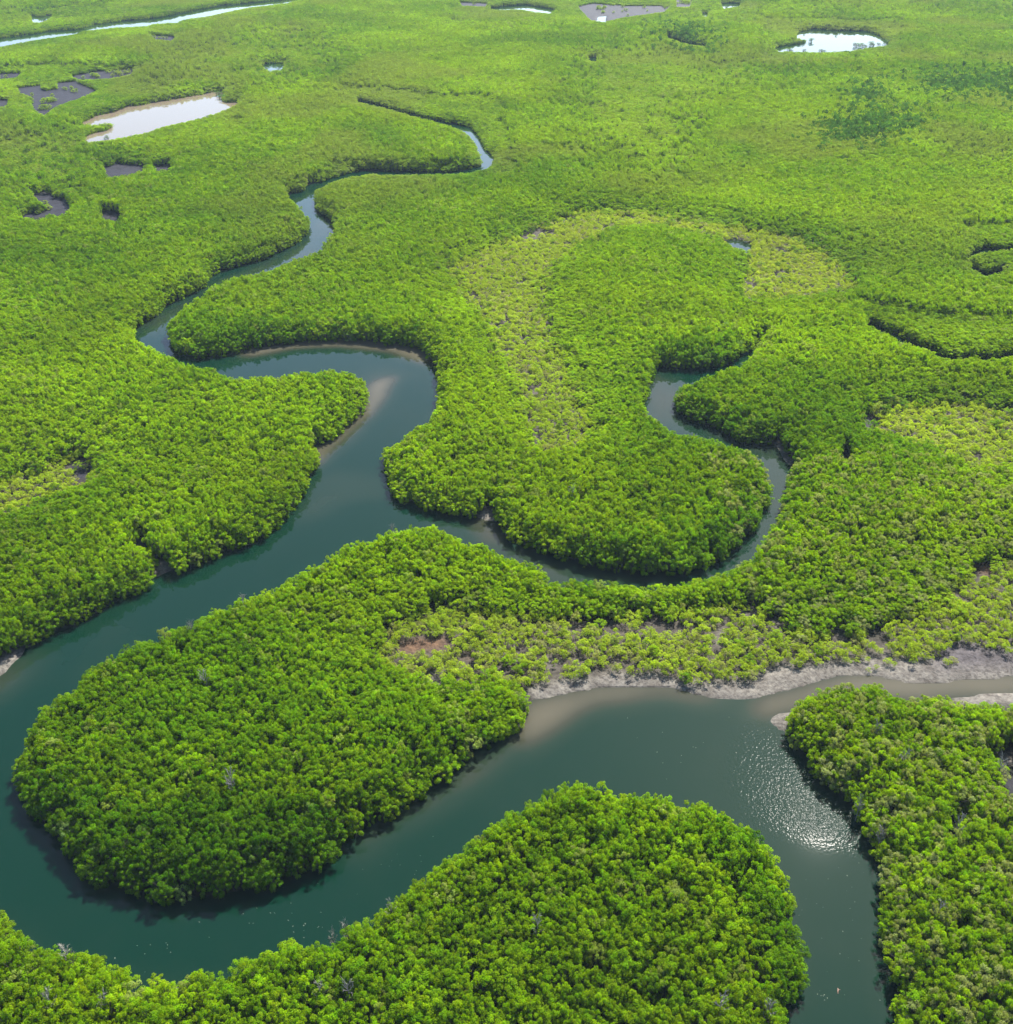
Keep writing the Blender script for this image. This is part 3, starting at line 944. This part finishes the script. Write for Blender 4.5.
rest = np.setdiff1d(np.arange(len(tx)), ti)
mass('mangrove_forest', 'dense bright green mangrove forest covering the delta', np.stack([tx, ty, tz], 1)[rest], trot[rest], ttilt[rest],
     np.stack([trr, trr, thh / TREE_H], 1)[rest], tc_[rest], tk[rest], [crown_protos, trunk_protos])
rest = np.setdiff1d(np.arange(len(sx)), si)
mass('scrub', 'open yellow-green mangrove scrub on the drier mud', np.stack([sx, sy, sz_], 1)[rest], srot[rest], np.zeros((len(rest), 2)),
     np.stack([srr, srr, shh / 1.9], 1)[rest], sc_[rest], sk[rest], [shrub_protos])
print('trees', len(tx), 'shrubs', len(sx))


# ------------------------------------------------------------------ bare, bleached trees
def bare_meshes(k):
    rnd = random.Random(500 + k)
    V, F = [], []
    tw, tf = [], []
    top = Vector((rnd.uniform(-.4, .4), rnd.uniform(-.4, .4), 5.2))
    tube(V, F, [(0, 0, -.3), top * .35, top * .7, top], [.16, .13, .09, .03])
    for i in range(16):
        f = rnd.uniform(.28, .98)
        p = top * f
        a = i * 2.4 + rnd.uniform(-.3, .3)
        ln = 2.1 * (1.15 - f * .75)
        d = Vector((math.cos(a), math.sin(a), rnd.uniform(.35, 1.0))).normalized()
        q = p + d * ln * .5 + Vector((0, 0, .05))
        e = p + d * ln + Vector((0, 0, .3))
        tube(tw, tf, [p, q, e], [.075, .055, .03], 4)
        for _ in range(6):
            s = p.lerp(e, rnd.uniform(.3, 1))
            dd = (d + Vector((rnd.gauss(0, .7), rnd.gauss(0, .7), rnd.gauss(.2, .5)))).normalized()
            tube(tw, tf, [s, s + dd * rnd.uniform(.4, .9)], [.04, .02], 3)
    out = []
    for nm, v, ff in (('trunk', V, F), ('branches', tw, tf)):
        me = bpy.data.meshes.new(nm)
        me.from_pydata(v, [], ff)
        me.materials.append(PALEWOOD)
        me.update()
        out.append(me)
    return out


BARE = [bare_meshes(k) for k in range(3)]
BARE_AT = [  # pixel of the top, height, label
 (228, 776, 7.6, 'bleached leafless tree rising from the middle of the left peninsula canopy'), (203, 674, 6.6, 'pale bare tree in the upper part of the left peninsula canopy'),
 (242, 599, 6.6, 'bleached tree at the water edge of the left peninsula, upper of two'), (190, 622, 6.4, 'bleached tree at the water edge of the left peninsula, lower of two'),
 (331, 929, 4.4, 'thin bleached sapling standing alone in the water off the bottom bank'), (344, 920, 5.2, 'pale twiggy dead tree on the bottom bank beside a lone sapling'),
 (391, 904, 5.6, 'pale bare tree at the bend of the bottom bank'), (64, 945, 6.4, 'grey bare tree on the bottom bank near the left corner'), (48, 996, 6.4, 'bleached bare tree in the bottom left canopy, nearest the corner'),
 (101, 998, 6.4, 'bleached bare tree in the bottom left canopy left of the muddy gap'), (347, 985, 6.4, 'grey leafless tree inside the bottom canopy below the lone sapling'), (318, 987, 6.4, 'smaller grey leafless tree left of another in the bottom canopy'),
 (772, 1000, 6.2, 'pale bare tree at the channel edge low on the bottom peninsula'), (722, 998, 6.6, 'wide pale bare tree inside the bottom peninsula tip'), (538, 919, 6.6, 'grey bare tree in the middle of the bottom peninsula'),
 (862, 797, 5.0, 'uppermost grey bare tree along the right bank above the glitter'), (884, 826, 5.0, 'grey bare tree on the right bank just below the glitter'), (962, 820, 6.4, 'bleached tree beside the bare mud patch on the right bank'),
 (905, 752, 6.4, 'bleached tree in the upper right-bank canopy'), (1003, 760, 6.2, 'bleached tree at the right edge beside pale mud'), (940, 905, 6.4, 'grey bare tree in the middle of the right-bank canopy'),
 (880, 724, 6.2, 'pale bare tree behind the spit on the right bank'), (572, 487, 7.0, 'small pale bare tree in the middle island canopy'), (393, 527, 6.0, 'bleached tree at the top of the left peninsula beside the river fork'),
]
for j, (px, py, hh_, lb) in enumerate(BARE_AT):
    x, y = ground(px, py, hh_)
    e = bpy.data.objects.new('bare_tree', None)
    e.location = (x, y, float(max(terrain(np.array([x]), np.array([y]))[0], -.4)))
    e.rotation_euler = (0, 0, j * 1.3)
    s = hh_ / 5.4
    e.scale = (s * .5, s * .5, s)
    e['label'] = lb
    e['category'] = 'dead tree'
    e['group'] = 'bleached bare trees in the canopy'
    col.objects.link(e)
    for me in BARE[j % 3]:
        c = bpy.data.objects.new(me.name, me)
        c.parent = e
        col.objects.link(c)

# ------------------------------------------------------------------ drift on the water
V, F = [], []
rnd = random.Random(77)
spots = []
for (cx, cy, sx_, sy_, k) in ((285, 915, 22, 14, 26), (395, 866, 20, 12, 10), (150, 948, 40, 14, 12), (845, 905, 28, 45, 40), (820, 1000, 18, 16, 10), (700, 760, 30, 20, 14), (430, 850, 20, 20, 6)):
    for _ in range(k):
        spots.append((rnd.gauss(cx, sx_), rnd.gauss(cy, sy_)))
for px, py in spots:
    if not look(M_water, np.array([px]), np.array([py]), False)[0]:
        continue
    x, y = ground(px, py)
    a = rnd.uniform(0, 6.28)
    s = rnd.uniform(.03, .075)
    i = len(V)
    for q in range(6):
        an = a + q * 1.047
        r = s * (1.5 if q % 3 == 0 else .7)
        V.append((x + r * math.cos(an), y + r * math.sin(an), .012))
    V.append((x, y, .05))
    F += [(i + q, i + (q + 1) % 6, i + 6) for q in range(6)]
m, n, l = mat('pale_drift')
p = n.new('ShaderNodeBsdfPrincipled')
p.inputs['Base Color'].default_value = (.14, .16, .12, 1)
o = n.new('ShaderNodeOutputMaterial')
l.new(p.outputs[0], o.inputs['Surface'])
ob = mesh_obj('floating_leaves', V, F, m)
ob['kind'] = 'stuff'
ob['label'] = 'pale specks of leaf litter drifting on the river'

V, F = [], []
tube(V, F, [(-.5, -.15, .0), (-.2, 0, .07), (.2, .03, .08), (.55, .2, .01)], [.05, .1, .11, .04], 7)
tube(V, F, [(.1, .03, .06), (.3, -.12, .1), (.42, -.3, .06)], [.07, .05, .02], 5)
m, n, l = mat('driftwood')
tc = n.new('ShaderNodeTexCoord')
ns = noise(n, l, tc.outputs['Object'], 4)
rp = ramp(n, l, ns.outputs['Fac'], [(.35, (.12, .05, .03)), (.65, (.24, .16, .12))])
p = n.new('ShaderNodeBsdfPrincipled')
l.new(rp.outputs[0], p.inputs['Base Color'])
o = n.new('ShaderNodeOutputMaterial')
l.new(p.outputs[0], o.inputs['Surface'])
ob = mesh_obj('driftwood', V, F, m)
x, y = ground(838, 991)
ob.location = (x, y, 0)
ob.rotation_euler = (0, 0, R(60))
ob.scale = (.7, .7, .7)
ob['label'] = 'small reddish piece of driftwood floating alone in the lower right channel'
ob['category'] = 'driftwood'

# ------------------------------------------------------------------ light, sky, air
SUN_EL, SUN_AZ = 47.0, 24.5                          # azimuth: degrees to the right of straight ahead
sun_dir = Vector((math.sin(R(SUN_AZ)) * math.cos(R(SUN_EL)), math.cos(R(SUN_AZ)) * math.cos(R(SUN_EL)), math.sin(R(SUN_EL))))
sd = bpy.data.lights.new('sun', 'SUN')
sd.energy = 5.0
sd.angle = R(.5)
sd.color = (1.0, .95, .86)
so = bpy.data.objects.new('sun', sd)
so.rotation_euler = sun_dir.to_track_quat('Z', 'Y').to_euler()
so.location = (200, 400, 500)
col.objects.link(so)
world = bpy.data.worlds.new('World')
scene.world = world
world.use_nodes = True
wn, wl = world.node_tree.nodes, world.node_tree.links
bg = wn['Background']
sky = wn.new('ShaderNodeTexSky')
sky.sky_type = 'NISHITA'
sky.sun_disc = False
sky.sun_elevation = R(SUN_EL)
sky.sun_rotation = R(SUN_AZ)
wl.new(sky.outputs[0], bg.inputs['Color'])
bg.inputs['Strength'].default_value = .092

HAZE = 0.00006
if HAZE > 0:
    a, zb, zt = 3100, -4, 140
    V = [(-a, -a, zb), (a, -a, zb), (a, a, zb), (-a, a, zb), (-a, -a, zt), (a, -a, zt), (a, a, zt), (-a, a, zt)]
    F = [(0, 3, 2, 1), (4, 5, 6, 7), (0, 1, 5, 4), (1, 2, 6, 5), (2, 3, 7, 6), (3, 0, 4, 7)]
    m, n, l = mat('haze')
    pv = n.new('ShaderNodeVolumePrincipled')
    pv.inputs['Color'].default_value = (.6, .78, 1, 1)
    pv.inputs['Density'].default_value = HAZE
    pv.inputs['Anisotropy'].default_value = .2
    o = n.new('ShaderNodeOutputMaterial')
    l.new(pv.outputs[0], o.inputs['Volume'])
    hz = mesh_obj('haze', V, F, m)
    hz['kind'] = 'stuff'
    hz['label'] = 'thin pale air haze over the delta'

scene.view_settings.view_transform = 'Standard'
scene.view_settings.look = 'None'
scene.view_settings.exposure = 2.03
scene.view_settings.gamma = 1.0
scene.view_settings.use_curve_mapping = False
scene.render.engine = 'CYCLES'
cy = scene.cycles
cy.max_bounces = 6
cy.diffuse_bounces = 4
cy.glossy_bounces = 2
cy.transmission_bounces = 3
cy.volume_bounces = 0
cy.transparent_max_bounces = 4
cy.use_denoising = True
cy.denoiser = 'OPENIMAGEDENOISE'
cy.denoising_input_passes = 'RGB_ALBEDO_NORMAL'
cy.denoising_prefilter = 'ACCURATE'
cy.use_adaptive_sampling = True
cy.adaptive_threshold = .006
cy.sample_clamp_direct = .3
cy.sample_clamp_indirect = 4.0
